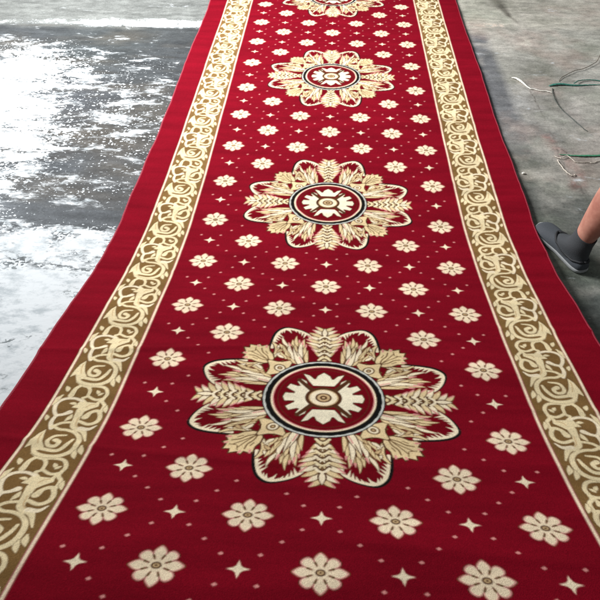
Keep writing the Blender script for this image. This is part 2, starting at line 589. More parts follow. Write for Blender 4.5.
def sym4(P):      # for shapes that are their own mirror about the diagonal or an axis
    P = np.asarray(P, float)
    for k in range(4):
        c, s = [(1, 0), (0, 1), (-1, 0), (0, -1)][k]
        yield np.stack([P[:, 0] * c - P[:, 1] * s, P[:, 0] * s + P[:, 1] * c], 1)


def p8(P, c):
    for Q in sym8(P):
        poly(Q, c)


def s8(P, r, c):
    for Q in sym8(P):
        stroke(Q, r, c)


def leaf8(base, tip, w, c=CREAM, edge=DKBR, bend=0.0, ew=.0030, tipc=None, fat=.45):
    P = leaf_pts(base, tip, w, bend, fat=fat)
    ctr = P.mean(0)
    b, t = np.asarray(base, float), np.asarray(tip, float)
    d = (t - b) / np.hypot(*(t - b))
    if edge is not None:
        p8(leaf_pts(b - d * ew, t + d * ew * .6, w + 2 * ew, bend, fat=fat), edge)
    p8(P, c)
    if tipc is not None:
        p8(leaf_pts(b + (t - b) * .60, t, w * .66, bend * .3, fat=.3), tipc)


def draw_medallion():
    # the eight big petals
    pa = [(.205, .052), (.235, .030), (.2586, .0345), (.2755, .0441), (.2927, .0660), (.3032, .0940), (.3017, .1122), (.285, .1279),
          (.2594, .1365), (.2316, .1400), (.205, .1420)]
    sp = spline(pa, 6)
    ring = np.vstack([sp, [(.13, .10), (.13, .05)]])
    c0 = np.array([.22, .09])
    off = np.array([.0035, .004])
    s8(spline(np.array(pa[2:]) + off, 4), .0062, BLACK)
    p8(ring, DKRED)
    s8(pa[1:], [.0015, .0030, .0034, .0034, .0038, .0042, .0040, .0034, .0034, .0042], CREAM)
    sp2 = spline(pa[2:], 5)
    for i in range(1, len(sp2) - 2, 2):           # the toothed inner edge
        p = sp2[i]
        t = sp2[i + 1] - sp2[i - 1]
        t /= np.hypot(*t)
        n = np.array([-t[1], t[0]])
        if n @ (c0 - p) < 0:
            n = -n
        lean = -.8 * t * (1 if i < len(sp2) / 2 else -1)
        ln = .0125 + .0080 * ((i * 7) % 5 - 2) / 2
        q = p + n * .003
        p8(np.array([q - t * .0044, q + n * ln * .5 - t * .002 + lean * .006, q + n * ln + lean * .012, q + n * ln * .5 + t * .0022 + lean * .006, q + t * .0044]),
           CREAM if i % 4 else PINK)
    # dark bed of the leaves round the ring
    for r, c in ((.205, DKRED),):
        disc(0, 0, r, r, c)
    for Q in sym4([(.14, .10), (.10, .14), (.16, .205), (.205, .16)]):
        poly(Q, OLIVE)
    for Q in sym4([(.150, .108), (.108, .150), (.158, .196), (.196, .158)]):
        poly(Q, DKRED)
    # stem leaves that cross under the bud
    st = [(.232, .142), (.212, .131), (.190, .1275), (.168, .1335), (.150, .150), (.134, .168), (.118, .186)]
    s8(st, [.004, .0085, .0098, .0098, .0096, .0090, .004], DKBR)
    s8(st, [.002, .0050, .0060, .0060, .0058, .0052, .0015], LEAF)
    s8(st[1:-1], .0012, TAN)
    for i, (b, t) in enumerate((((.205, .128), (.222, .116)), ((.186, .127), (.204, .110)), ((.168, .133), (.186, .1135)))):
        leaf8(b, t, .009, TAN if i == 1 else CREAM, DKBR, ew=.002)
    # bud on the diagonal
    q = math.sqrt(.5)
    def dg(r, t):
        return ((r + t) * q, (r - t) * q)
    bud = [(.196, 0), (.206, .016), (.222, .026), (.240, .030), (.256, .042), (.264, .036), (.268, .026), (.280, .030), (.279, .018),
           (.295, .010), (.284, .000)]
    budm = bud + [(r, -t) for r, t in bud[::-1][1:-1]]
    for grow, c in ((1.10, DKBR), (1.0, LEAF)):
        P = np.array([dg(.238 + (r - .238) * grow, t * grow * (1.04 if grow > 1 else 1)) for r, t in budm])
        for Q in sym4(P):
            poly(Q, c)
    for sgn in (1, -1):
        for P, r in (([(.205, 0), (.225, .010), (.246, .013), (.262, .022)], .0017), ([(.212, 0), (.240, .003), (.270, .008)], .0013),
                     ([(.232, .018), (.246, .022)], .0013), ([(.266, .002), (.276, .014)], .0013)):
            for Q in sym4(np.array([dg(a, sgn * b) for a, b in P])):
                stroke(Q, r, OLIVE)
        for Q in sym4(np.array([dg(.256, sgn * .034), dg(.262, sgn * .040)])):
            stroke(Q, .0028, PINK)
        for Q in sym4(np.array([dg(.280, sgn * .024), dg(.274, sgn * .022)])):
            stroke(Q, .0026, PINK)
    # eye leaf on the diagonal
    eye = [(.134, .0), (.142, .014), (.150, .022), (.158, .038), (.168, .050), (.170, .036), (.177, .022), (.188, .012), (.206, .003), (.207, 0)]
    em = eye + [(r, -t) for r, t in eye[::-1][1:-1]]
    for grow, c in ((1.14, DKBR), (1.0, LEAF)):
        P = np.array([dg(.166 + (r - .166) * grow, t * grow) for r, t in em])
        for Q in sym4(P):
            poly(Q, c)
    for rad, c in ((.0150, OLIVE), (.0115, CREAM), (.0065, OLIVE), (.003, TAN)):
        a = np.linspace(0, 2 * np.pi, 28, endpoint=False)
        P = np.array([dg(.162 + rad * 1.15 * math.cos(x), rad * math.sin(x)) for x in a])
        for Q in sym4(P):
            poly(Q, c)
    # side fronds and the pale spear of each petal
    for b, t, w, c in (((.205, .066), (.252, .0700), .010, TAN), ((.205, .080), (.250, .0880), .010, LEAF), ((.200, .094), (.243, .1080), .0095, TAN), ((.196, .104), (.228, .1240), .009, LEAF),
                       ((.206, .056), (.256, .0560), .009, LEAF),
                       ((.160, .052), (.226, .0500), .011, LEAF), ((.150, .060), (.246, .0610), .012, CREAM), ((.160, .072), (.240, .0770), .011, LEAF),
                       ((.150, .078), (.236, .0990), .012, CREAM), ((.165, .090), (.220, .1140), .010, LEAF), ((.14, .046), (.200, .0450), .010, LEAF),
                       ((.150, .090), (.198, .1060), .009, LEAF), ((.150, .085), (.176, .108), .008, TAN), ((.135, .072), (.160, .0900), .009, LEAF), ((.156, .100), (.190, .1190), .010, LEAF), ((.160, .108), (.182, .1290), .009, CREAM), ((.212, .100), (.262, .1180), .009, CREAM), ((.215, .074), (.270, .0780), .009, LEAF)):
        leaf8(b, t, w, c, DKBR if w > .0105 else OLIVE, ew=.0026, bend=.05, fat=.30)
    for b, t in (((.226, .0600), (.246, .0610)), ((.218, .0935), (.235, .0990)), ((.214, .0508), (.226, .0500)), ((.238, .0690), (.250, .0700))):
        s8([b, t], [.0032, .0012], PINK)
    leaf8((.126, .0585), (.208, .0850), .0185, CREAM, DKBR, ew=.003, fat=.2)
    s8([(.130, .0545), (.165, .0665)], .0016, PINK)
    s8([(.17, .0705), (.222, .088)], .0013, OLIVE)
    # the feathered leaf on each axis
    for k in range(8, -1, -1):
        r0 = .142 + .0170 * k
        wid = (.026, .036, .045, .051, .052, .049, .043, .035, .027)[k]
        ln = .050 - .001 * k
        for Q in sym8(leaf_pts((r0 - .006, -.002), (r0 + ln + .002, wid + .001), .0200, -.12, fat=.55)):
            poly(Q, OLIVE)
        for Q in sym8(leaf_pts((r0, .000), (r0 + ln, wid), .0128, -.12, fat=.6)):
            poly(Q, CREAM if k % 2 else LEAF)
        for Q in sym8([(r0 + ln * .45, wid * .50), (r0 + ln * .95, wid * .93)]):
            stroke(Q, [.0008, .0024], PINK if k % 3 else TAN)
        for Q in sym8([(r0 + .010, wid * .22), (r0 + ln * .62, wid * .66)]):
            stroke(Q, .0009, TAN)
    for P in (leaf_pts((.262, 0), (.314, 0), .020),):
        for Q in sym4(P):
            poly(Q, DKBR)
    for Q in sym4(leaf_pts((.268, 0), (.311, 0), .013)):
        poly(Q, CREAM)
    for k in range(6):                            # chevrons down the rib
        r0 = .152 + .0205 * k
        ch = np.array([(r0, .0150), (r0 + .0095, .0075), (r0 + .012, 0), (r0 + .0095, -.0075), (r0, -.0150)])
        for Q in sym4(ch):
            stroke(Q, .0052, DKBR, False)
        for Q in sym4(ch + (.0035, 0)):
            stroke(Q, .0034, CREAM if k % 2 else GOLD, False)
        for Q in sym4([(r0 + .0085, 0), (r0 + .011, 0)]):
            stroke(Q, .0020, OLIVE, False)
    # the ring
    for r, c in ((.1500, BLACK), (.1470, PALE), (.1425, BLACK), (.1300, DKBR), (.1285, CREAM), (.1240, PINK), (.1212, DKRED), (.1120, DKBR), (.1105, DKRED)):
        disc(0, 0, r, r, c, 120)
    a = np.linspace(0, 2 * np.pi, 96, endpoint=False)
    # woven steps on the ring's edges
    for k in range(32):
        x = a[k * 3]
        stroke([(.1445 * math.cos(x), .1445 * math.sin(x)), (.1445 * math.cos(x + .07), .1445 * math.sin(x + .07))], .0029, PALE)
    # four crowns round the centre
    crown_s = [(.034, .026), (.044, .062), (.056, .071), (.065, .060), (.057, .044), (.064, .042), (.083, .050), (.091, .036), (.070, .020), (.071, .014), (.094, .015), (.099, .0)]
    crown_t = [(.046, .026), (.064, .037), (.092, .051), (.086, .036), (.072, .025), (.072, .020), (.086, .015), (.099, .0)]
    for sgn in (1, -1):
        for cr, sw in ((crown_s, False), (crown_t, True)):
            P = np.array(cr + [(x, -y) for x, y in cr[::-1][1:]])
            if sw:
                P = P[:, ::-1]
            P = P * sgn
            stroke(np.vstack([P, P[:1]]), .0026, DKBR, False)
    for sgn in (1, -1):
        for cr, sw in ((crown_s, False), (crown_t, True)):
            P = np.array(cr + [(x, -y) for x, y in cr[::-1][1:]])
            if sw:
                P = P[:, ::-1]
            poly(P * sgn, IVORY)
    for sx in (1, -1):
        for sy in (1, -1):
            stroke([(sx * .030, sy * .030), (sx * .062, sy * .068)], [.0065, .0055], DKBR)
    for rx, ry, c in ((.045, .041, DKBR), (.036, .032, TAN), (.033, .0295, CREAM), (.020, .018, DKBR), (.0155, .014, TAN), (.009, .008, DKBR), (.004, .0036, TAN)):
        disc(0, 0, rx, ry, c)


# one repeat of the border scroll: (across 0..1 from the field side, along in field widths)
BAND_POLY = [
    [(.977, .0435), (.955, .0724), (.906, .1023), (.826, .1198), (.794, .0935), (.738, .068), (.659, .0496), (.706, .0366), (.793, .0358), (.868, .0572), (.929, .0503)],
    [(.661, .2018), (.568, .2248), (.549, .2438), (.431, .2261), (.261, .224), (.205, .2395), (.18, .2101), (.296, .1981), (.383, .1864), (.39, .1686), (.45, .1716), (.532, .1994)],
]
BAND_STROKE = [
    ([(.848, .0542), (.755, .0299), (.567, .0193), (.369, .0211), (.227, .0379), (.187, .0635), (.223, .0889), (.339, .1076), (.487, .1162), (.624, .1183), (.769, .1305)],
     [.0050, .0062, .0068, .0070, .0074, .0074, .0064, .0056, .0052, .0050, .0046]),
    ([(.448, .0967), (.621, .0918), (.669, .0718), (.622, .0563), (.515, .0541), (.478, .0672), (.561, .0761)], [.0030, .0050, .0056, .0056, .0056, .0062, .0080]),
    ([(.72, .0452), (.457, .0389), (.345, .0589), (.301, .0817)], [.0060, .0062, .0058, .0040]),
    ([(.761, .1204), (.825, .1436), (.81, .1682), (.715, .1747), (.625, .1841)], [.0060, .0058, .0054, .0056, .0085]),
    ([(.81, .1682), (.895, .1888), (.926, .2162), (.837, .2335), (.677, .2372), (.521, .229)], [.0050, .0054, .0056, .0054, .0050, .0050]),
    ([(.762, .1271), (.647, .1419), (.469, .147)], [.0058, .0052, .0046]),
    ([(.478, .1927), (.45, .1576), (.429, .1336), (.338, .121), (.215, .1121), (.097, .0772)], [.0090, .0092, .0092, .0082, .0080, .0020]),
    ([(.063, .1371), (.156, .1227), (.305, .1246)], [.0020, .0062, .0074]),
    ([(.325, .1680), (.273, .186), (.161, .1921), (.084, .1715), (.1, .1504), (.217, .1411), (.383, .1512)], [.0100, .0060, .0062, .0062, .0062, .0058, .0050]),
    ([(.115, .189), (.105, .2144), (.186, .2322), (.154, .259), (.235, .2814), (.404, .2876), (.601, .2857), (.781, .3038)], [.0056, .0052, .0054, .0054, .0052, .0052, .0054, .0050]),
    ([(.765, .2480), (.741, .2765), (.637, .2893), (.495, .275), (.473, .2483), (.542, .24)], [.0085, .0062, .0052, .0050, .0048, .0048]),
    ([(.473, .2483), (.308, .2348), (.177, .2398)], [.0046, .0048, .0056]),
]


def draw_band(sgn):
    i0, i1 = int((HU + min(sgn * .5, sgn * UO)) * RES), int((HU + max(sgn * .5, sgn * UO)) * RES)
    IMG[:, i0:i1] = BROWN
    per = 2 * B
    def tr(P, j):
        P = np.asarray(P, float)
        return np.stack([sgn * (.5 + .006 + P[:, 0] * .140), P[:, 1] + j * per - 4 * B], 1)
    for j in range(4):
        for P, r in BAND_STROKE:
            stroke(tr(P, j), np.array(r) * .86 + .0010, OLIVE)
        for P in BAND_POLY:
            Q = tr(P, j)
            stroke(np.vstack([Q, Q[:1]]), .0010, OLIVE, False)
        for P in BAND_POLY:
            Q = tr(P, j)
            poly(Q.mean(0) + (Q - Q.mean(0)) * .93, GOLD)
        for n, (P, r) in enumerate(BAND_STROKE):
            stroke(tr(P, j), np.array(r) * .86, GOLD if n not in (3, 4, 7) else CREAM)
        for b, t, w in (((.90, .250), (.985, .205), .013), ((.86, .262), (.93, .285), .012), ((.62, .150), (.56, .178), .012), ((.30, .255), (.36, .272), .010),
                        ((.06, .215), (.015, .185), .011), ((.10, .060), (.03, .028), .013), ((.16, .045), (.10, .012), .012), ((.93, .150), (.985, .172), .011),
                        ((.58, .215), (.72, .218), .010), ((.22, .262), (.30, .250), .009)):
            L = leaf_pts((0, 0), ((t[0] - b[0]) * .140, t[1] - b[1]), w, .08)
            Q = np.stack([sgn * (.506 + b[0] * .140 + L[:, 0]), b[1] + L[:, 1] + j * per - 4 * B], 1)
            stroke(np.vstack([Q, Q[:1]]), .0010, OLIVE, False)
            poly(Q, GOLD)
        # brown veins inside the leaves, pinkish rims
        stroke(tr([(.40, .205), (.35, .215), (.27, .218)], j), .0014, TAN)
        stroke(tr([(.85, .10), (.84, .082), (.80, .062)], j), .0013, TAN)
        stroke(tr([(.43, .165), (.41, .14), (.35, .128)], j), .0014, TAN)
    for u in (.5, UO):
        for w, c in ((.0052, DKBR), (.0040, PINK), (.0027, CREAM)):
            IMG[:, int((HU + sgn * u - w) * RES):int((HU + sgn * u + w) * RES)] = c


def draw_pattern():
    CLEAR = .312
    for k in range(-4, 4):
        for h in range(-3, 4):
            u, v = h * A / 2, k * B
            r = min(math.hypot(u, v), math.hypot(u, v - 8 * B))
            flower = (h + k) % 2 == 0
            if flower and r > CLEAR:
                draw_flower(u, v)
            if not flower:
                if r > CLEAR:
                    draw_star(u, v)
                # three dots on each diagonal towards the next stars above
                for s in (1, -1):
                    for q in (.25, .5, .75):
                        du, dv = u + s * q * A / 2, v + q * B
                        rr = min(math.hypot(du, dv), math.hypot(du, dv - 8 * B))
                        if abs(du) < .475 and rr > .318:
                            draw_dot(du, dv)
            
    draw_medallion()
    for s in (1, -1):
        draw_band(s)


def pattern_image():
    draw_pattern()
    col = YARN[IMG].astype(np.float32)
    q = 4
    nv, nu = NV // q * q, NU // q * q
    col = col[:nv, :nu].reshape(nv // q, q, nu // q, q, 3).mean((1, 3))
    # every stitch takes the dye a little differently
    col *= (1 + .20 * (RNG.random(col.shape[:2]) - .5))[..., None]
    return col


# ------------------------------------------------------------------ the carpet
K_T = np.arange(-6, 15)
Y_T = np.array([.2101, .3401, .4686, .5954, .7216, .8504, .9825, 1.1159, 1.2496, 1.3835, 1.5179, 1.6530, 1.7889, 1.9257, 2.0630, 2.2004, 2.3379, 2.4754, 2.6130, 2.7505, 2.8880])
Z_T = np.array([.4931, .4482, .3992, .3459, .2915, .2434, .2050, .1718, .1396, .1082, .0790, .0531, .0322, .0182, .0101, .0056, .0029, .0016, .0007, .0001, 0.])
CX = .0149


def cubic(k, T, V):
    m = np.gradient(V, T)
    i = np.clip(np.floor(k - T[0]).astype(int), 0, len(T) - 2)
    t = k - T[i]
    return (2 * t ** 3 - 3 * t ** 2 + 1) * V[i] + (t ** 3 - 2 * t ** 2 + t) * m[i] + (3 * t ** 2 - 2 * t ** 3) * V[i + 1] + (t ** 3 - t ** 2) * m[i + 1]


def profile(k):
    k = np.asarray(k, float)
    kc = np.clip(k, -6, 14)
    y, z = cubic(kc, K_T, Y_T), cubic(kc, K_T, Z_T)
    y = y + np.where(k > 14, (k - 14) * B, 0)
    lo = np.where(k < -6, k + 6, 0)
    y = y + lo * .130
    z = z - lo * .0445
    return y, z


CREASES = [(-3.45, .0022, .10), (-1.55, .0020, .09), (-.35, .0014, .08), (1.35, .0018, .09), (2.75, .0020, .12), (4.4, .0016, .10), (5.6, .0018, .12),
           (7.3, .0014, .12), (9.4, .0018, .16), (12.4, .0018, .2), (16.6, .0022, .25)]


def carpet_xyz(u, k):
    """u across (field width = 1), k rows along; world position in metres."""
    y, z = profile(k)
    for c, a, w in CREASES:
        z = z + 1.7 * a * np.exp(-((k - c - .25 * np.sin(3 * u + c)) / w) ** 2) * (.55 + .45 * np.sin(2.3 * u + 2 * c))
    z = z + .0022 * np.sin(1.9 * k + 1.3 * u) * np.sin(.7 * k - 2 * u + 1)
    e = np.clip((np.abs(u) - .62) / .13, 0, 1) ** 1.5
    x = CX + u + np.sign(u) * e * (.0030 * np.sin(.8 * k + .4) + .0009 * np.sin(2.9 * k + 3 * np.sign(u)) + .0004 * np.sin(7.3 * k + np.sign(u)))
    z = z + e * .0028 * (1 + np.sin(1.7 * k + 2 * np.sign(u)) * np.sin(.63 * k))
    return np.stack([x * S, y * S, z * S], -1)


def carpet_mat():
    m, nt, p = new_mat("woven_wool_pile")
    L = nt.links.new
    tc = nd(nt, "ShaderNodeTexCoord")
    at = nd(nt, "ShaderNodeAttribute", attribute_name="yarn")
    n = nd(nt, "ShaderNodeTexNoise", Scale=420.0, Detail=3.0)
    n2 = nd(nt, "ShaderNodeTexNoise", Scale=4.0, Detail=7.0, Roughness=.62)
    mp = nd(nt, "ShaderNodeMapping")
    mp.inputs["Scale"].default_value = (.7, 3.6, 1)
    L(tc.outputs["Object"], n.inputs["Vector"])
    L(tc.outputs["Object"], mp.inputs["Vector"])
    L(mp.outputs["Vector"], n2.inputs["Vector"])
    r = nd(nt, "ShaderNodeMapRange")
    r.inputs["From Min"].default_value, r.inputs["From Max"].default_value = .25, .75
    r.inputs["To Min"].default_value, r.inputs["To Max"].default_value = .78, 1.18
    L(n.outputs["Fac"], r.inputs["Value"])
    r2 = nd(nt, "ShaderNodeMapRange")
    r2.inputs["From Min"].default_value, r2.inputs["From Max"].default_value = .3, .7
    r2.inputs["To Min"].default_value, r2.inputs["To Max"].default_value = .80, 1.20
    L(n2.outputs["Fac"], r2.inputs["Value"])
    mm = nd(nt, "ShaderNodeMath", operation='MULTIPLY')
    L(r.outputs["Result"], mm.inputs[0])
    L(r2.outputs["Result"], mm.inputs[1])
    sc = nd(nt, "ShaderNodeVectorMath", operation='SCALE')
    L(at.outputs["Color"], sc.inputs[0])
    L(mm.outputs[0], sc.inputs["Scale"])
    L(sc.outputs["Vector"], p.inputs["Base Color"])
    p.inputs["Roughness"].default_value = 0.95
    p.inputs["Specular IOR Level"].default_value = 0.03
    p.inputs["Sheen Weight"].default_value = 0.0
    p.inputs["Sheen Roughness"].default_value = 0.5
    b = nd(nt, "ShaderNodeBump", Strength=0.5, Distance=0.0025)
    L(n.outputs["Fac"], b.inputs["Height"])
    L(b.outputs["Normal"], p.inputs["Normal"])
    return m


def build_carpet():
    pat = pattern_image()
    ph, pw = pat.shape[:2]
    r = RES / 4

    def sample(u, k):
        x = (u + HU) * r - .5
        y = ((k * B + TILE / 2) % TILE) * (ph / TILE) - .5
        x = np.clip(x, 0, pw - 1.001)
        x0 = np.floor(x).astype(int)
        y0 = np.floor(y).astype(int)
        fx, fy = (x - x0)[..., None], (y - y0)[..., None]
        y1 = (y0 + 1) % ph
        y0 = y0 % ph
        return (pat[y0, x0] * (1 - fx) + pat[y0, x0 + 1] * fx) * (1 - fy) + (pat[y1, x0] * (1 - fx) + pat[y1, x0 + 1] * fx) * fy

    KEND = 36
    Rm = np.array(cam.matrix_world)[:3, :3]
    f = 654.69 / 600 * 1024
    V, Q, C = [], [], []
    off = 0
    for k in range(-7, KEND):
        a, b = (carpet_xyz(np.array([0.0]), np.array([float(q)]))[0] - np.array([0, 0, CAM_H]) for q in (k, k + 1))
        pa, pb = a @ Rm, b @ Rm
        ya, yb = f * pa[1] / max(.3, -pa[2]), f * pb[1] / max(.3, -pb[2])
        wpx = f * S / max(.6, -(pa[2] + pb[2]) / 2)
        vis = -5.2 <= k <= 24
        nr = int(np.clip(abs(yb - ya) * 1.15, 10, 170)) if vis else 30
        nc = int(np.clip(wpx * 2 * UE * 1.1, 300, 1700)) if vis else 500
        us, ks = np.linspace(-UE, UE, nc), np.linspace(k, k + 1, nr + 1)
        U, K = np.meshgrid(us, ks)
        V.append(carpet_xyz(U, K).reshape(-1, 3))
        C.append(sample(U, K).reshape(-1, 3))
        Q.append(grid_quads(nr + 1, nc, off))
        off += U.size
    nq_top = sum(len(q) for q in Q)
    # sides, ends and backing: one coarse sheet wrapped below the pile
    T = .0115
    kb = np.linspace(-7, KEND, 300)
    y, z = profile(kb)
    dy, dz = np.gradient(y), np.gradient(z)
    ln = np.hypot(dy, dz)
    ny, nz = -dz / ln, dy / ln
    cols = []
    for u, t in ((-UE, 0), (-UE, T), (UE, T), (UE, 0)):
        P = carpet_xyz(np.full(kb.shape, u), kb)
        P[:, 1] -= ny * t
        P[:, 2] -= nz * t
        cols.append(P)
    G = np.stack(cols, 1)
    V.append(G.reshape(-1, 3))
    C.append(np.tile(np.array(lin(150, 128, 100)), (G.shape[0] * 4, 1)))
    Q.append(grid_quads(G.shape[0], 4, off)[:, ::-1])
    n0 = off
    nl = off + (G.shape[0] - 1) * 4
    Q.append(np.array([[n0, n0 + 3, n0 + 2, n0 + 1], [nl, nl + 1, nl + 2, nl + 3]]))
    V, Q, C = np.concatenate(V), np.concatenate(Q), np.concatenate(C)
    me = mesh_np("carpet", V, Q)
    ca = me.color_attributes.new("yarn", 'FLOAT_COLOR', 'POINT')
    ca.data.foreach_set("color", np.concatenate([C, np.ones((len(C), 1))], 1).astype(np.float32).ravel())
    me.materials.append(carpet_mat())
    me.materials.append(simple_mat("jute_backing", lin(150, 128, 100), .95, 300))
    mi = np.zeros(len(Q), np.int32)
    mi[nq_top:] = 1
    me.polygons.foreach_set("material_index", mi)
    o = link_mesh("carpet", me)
    tag(o, "long red runner carpet with cream floral medallions and brown scroll borders", "carpet")
    em = simple_mat("edge_yarn", lin(162, 44, 62), .9, 500, .3, .5)
    ent = em.node_tree                              # overlocked thread turns
    etc = nd(ent, "ShaderNodeTexCoord")
    ew = nd(ent, "ShaderNodeTexWave", Scale=55.0, Distortion=1.2)
    ew.bands_direction = 'Y'
    ent.links.new(etc.outputs["Object"], ew.inputs["Vector"])
    eb = nd(ent, "ShaderNodeBump", Strength=.8, Distance=.003)
    ent.links.new(ew.outputs["Fac"], eb.inputs["Height"])
    ent.links.new(eb.outputs["Normal"], ent.nodes["Principled BSDF"].inputs["Normal"])
    for s in (-1, 1):
        kb = np.linspace(-7, KEND, 420)
        P = carpet_xyz(np.full(kb.shape, s * UE), kb)
        P[:, 2] -= .0055
        me2 = tube_mesh("edge_binding", P, .0062, 10)
        me2.materials.append(em)
        link_mesh("edge_binding", me2, o)
    return o


# ------------------------------------------------------------------ things lying on the floor
def cord(name, pts, r, mat, label, cat, seg=8, flat=1.0, lift=0.0, group=None):
    P = np.array([(x, y, FZ + .0015 + (r if np.isscalar(r) else max(r)) * flat + lift + (z if z else 0)) for x, y, z in pts])
    Q = spline(P, 8)
    rr = np.full(len(Q), r) if np.isscalar(r) else np.interp(np.linspace(0, 1, len(Q)), np.linspace(0, 1, len(r)), r)
    rr = rr * .60 * (1 + .25 * (RNG.random(len(Q)) - .5))
    Q[:, :2] += .003 * (RNG.random((len(Q), 2)) - .5)
    Q[:, 2] -= .40 * (r if np.isscalar(r) else max(r)) * flat
    me = tube_mesh(name, Q, rr, seg, flat)
    me.materials.append(mat)
    o = link_mesh(name, me)
    return tag(o, label, cat, group)


def build_debris():
    white = simple_mat("white_plastic_twine", lin(236, 232, 220), .6, 200, .15, .4)
    grey = simple_mat("grey_twine", lin(202, 192, 178), .7, 200, .15, .4)
    teal = simple_mat("teal_strap_plastic", lin(58, 120, 106), .5, 120, .25, .3)
    green = simple_mat("green_strap_plastic", lin(70, 138, 104), .5, 120, .25, .3)
    dark = simple_mat("dark_wire", lin(58, 66, 60), .5, 200, .2, .2)
    rust = simple_mat("brown_wire", lin(92, 78, 64), .6, 200, .2, .2)
    cord("torn_string", [(1.020, 3.532, 0), (1.038, 3.518, .004), (1.059, 3.488, .004), (1.078, 3.440, .002), (1.095, 3.405, 0), (1.118, 3.396, 0), (1.146, 3.380, 0), (1.176, 3.378, 0), (1.206, 3.362, 0)],
         [.004, .012, .013, .009, .0055, .005, .0048, .0050, .0045], white,
         "crumpled white torn string, thick at one end, lying by the crack in the concrete", "string", flat=.5)
    cord("plastic_strap", [(1.206, 3.442, 0), (1.232, 3.452, .002), (1.271, 3.462, .003), (1.31, 3.460, .001), (1.351, 3.456, 0), (1.42, 3.464, 0), (1.491, 3.472, 0), (1.62, 3.490, 0)],
         [.006, .014, .015, .013, .011, .007, .006, .006], teal, "dark teal plastic strap with a thick frayed end beside the torn white string", "strap", flat=.35)
    cord("wire", [(1.275, 3.505, 0), (1.30, 3.545, .003), (1.345, 3.590, .005), (1.395, 3.631, .006), (1.44, 3.655, .005), (1.483, 3.690, .005), (1.53, 3.735, .006), (1.562, 3.780, .008), (1.60, 3.86, .01)], .0028, rust,
         "thin brown wire reaching diagonally away above the teal strap", "wire")
    cord("wire", [(1.217, 3.415, 0), (1.205, 3.340, .003), (1.200, 3.270, .004), (1.208, 3.180, .003), (1.24, 3.080, .002), (1.271, 2.990, 0), (1.283, 2.965, 0)], .0030, dark,
         "thin dark wire curling towards the red dust from the teal strap end", "wire")
    cord("wire", [(1.345, 3.462, .008), (1.37, 3.492, .008), (1.396, 3.510, .004), (1.43, 3.520, .003), (1.46, 3.524, .002), (1.523, 3.515, 0), (1.62, 3.51, 0)], .0042, teal,
         "short teal wire arching just above the teal strap", "wire")
    cord("plastic_strap", [(1.095, 2.738, 0), (1.13, 2.734, 0), (1.166, 2.729, .001), (1.226, 2.731, .001), (1.29, 2.738, 0), (1.40, 2.752, 0)], [.004, .006, .008, .012, .012, .012], green,
         "flat green plastic strap above the bare leg and red dust", "strap", flat=.3)
    cord("string", [(1.068, 2.722, 0), (1.082, 2.706, .002), (1.098, 2.700, .004), (1.112, 2.712, .006), (1.126, 2.718, .006), (1.142, 2.695, .003), (1.157, 2.676, 0), (1.185, 2.672, 0), (1.212, 2.677, 0), (1.235, 2.671, 0), (1.27, 2.690, 0), (1.36, 2.70, 0)], .0032, grey,
         "pale wavy string running just below the green strap", "string")
    cord("string", [(1.074, 2.690, 0), (1.078, 2.650, .001), (1.085, 2.605, .002), (1.094, 2.575, .003), (1.106, 2.560, .002), (1.120, 2.560, .001), (1.127, 2.572, 0)], .0036, grey,
         "short pale hooked string lying on the red dust", "string")
    # a chip of mortar
    bm = bmesh.new()
    bmesh.ops.create_icosphere(bm, subdivisions=2, radius=.008)
    for v in bm.verts:
        v.co *= 1 + .5 * (random.random() - .5)
        v.co.z *= .6
    me = bpy.data.meshes.new("mortar_chip")
    bm.to_mesh(me)
    bm.free()
    me.materials.append(white)
    o = link_mesh("mortar_chip", me, smooth=False)
    o.location = (.895, 2.567, FZ + .005)
    tag(o, "tiny white mortar chip on dark concrete beside the right carpet edge", "chip")


# ------------------------------------------------------------------ the standing foot
def loft(name, rings, mat, parent, cap=True, sub=2):
    n = len(rings[0])
    bm = bmesh.new()
    rows = [[bm.verts.new(p) for p in r] for r in rings]
    for a, b in zip(rows[:-1], rows[1:]):
        for j in range(n):
            k = (j + 1) % n
            bm.faces.new((a[j], a[k], b[k], b[j]))
    if cap:
        bm.faces.new(rows[0][::-1])
        bm.faces.new(rows[-1])
    bmesh.ops.recalc_face_normals(bm, faces=bm.faces)
    me = bpy.data.meshes.new(name)
    bm.to_mesh(me)
    bm.free()
    me.materials.append(mat)
    o = link_mesh(name, me, parent)
    if sub:
        md = o.modifiers.new("smooth", 'SUBSURF')
        md.levels = md.render_levels = sub
    return o


def foot_outline(s, grow=0.0):
    """Half widths (left, right) of the sole at s = 0 heel .. 1 toe."""
    ss = [0, .04, .12, .25, .45, .62, .76, .88, .95, .985, 1.0]
    lw = [.017, .029, .035, .036, .037, .045, .049, .044, .034, .022, .008]
    rw = [.017, .028, .034, .033, .030, .038, .044, .042, .034, .022, .008]
    return np.interp(s, ss, lw) + grow, np.interp(s, ss, rw) + grow


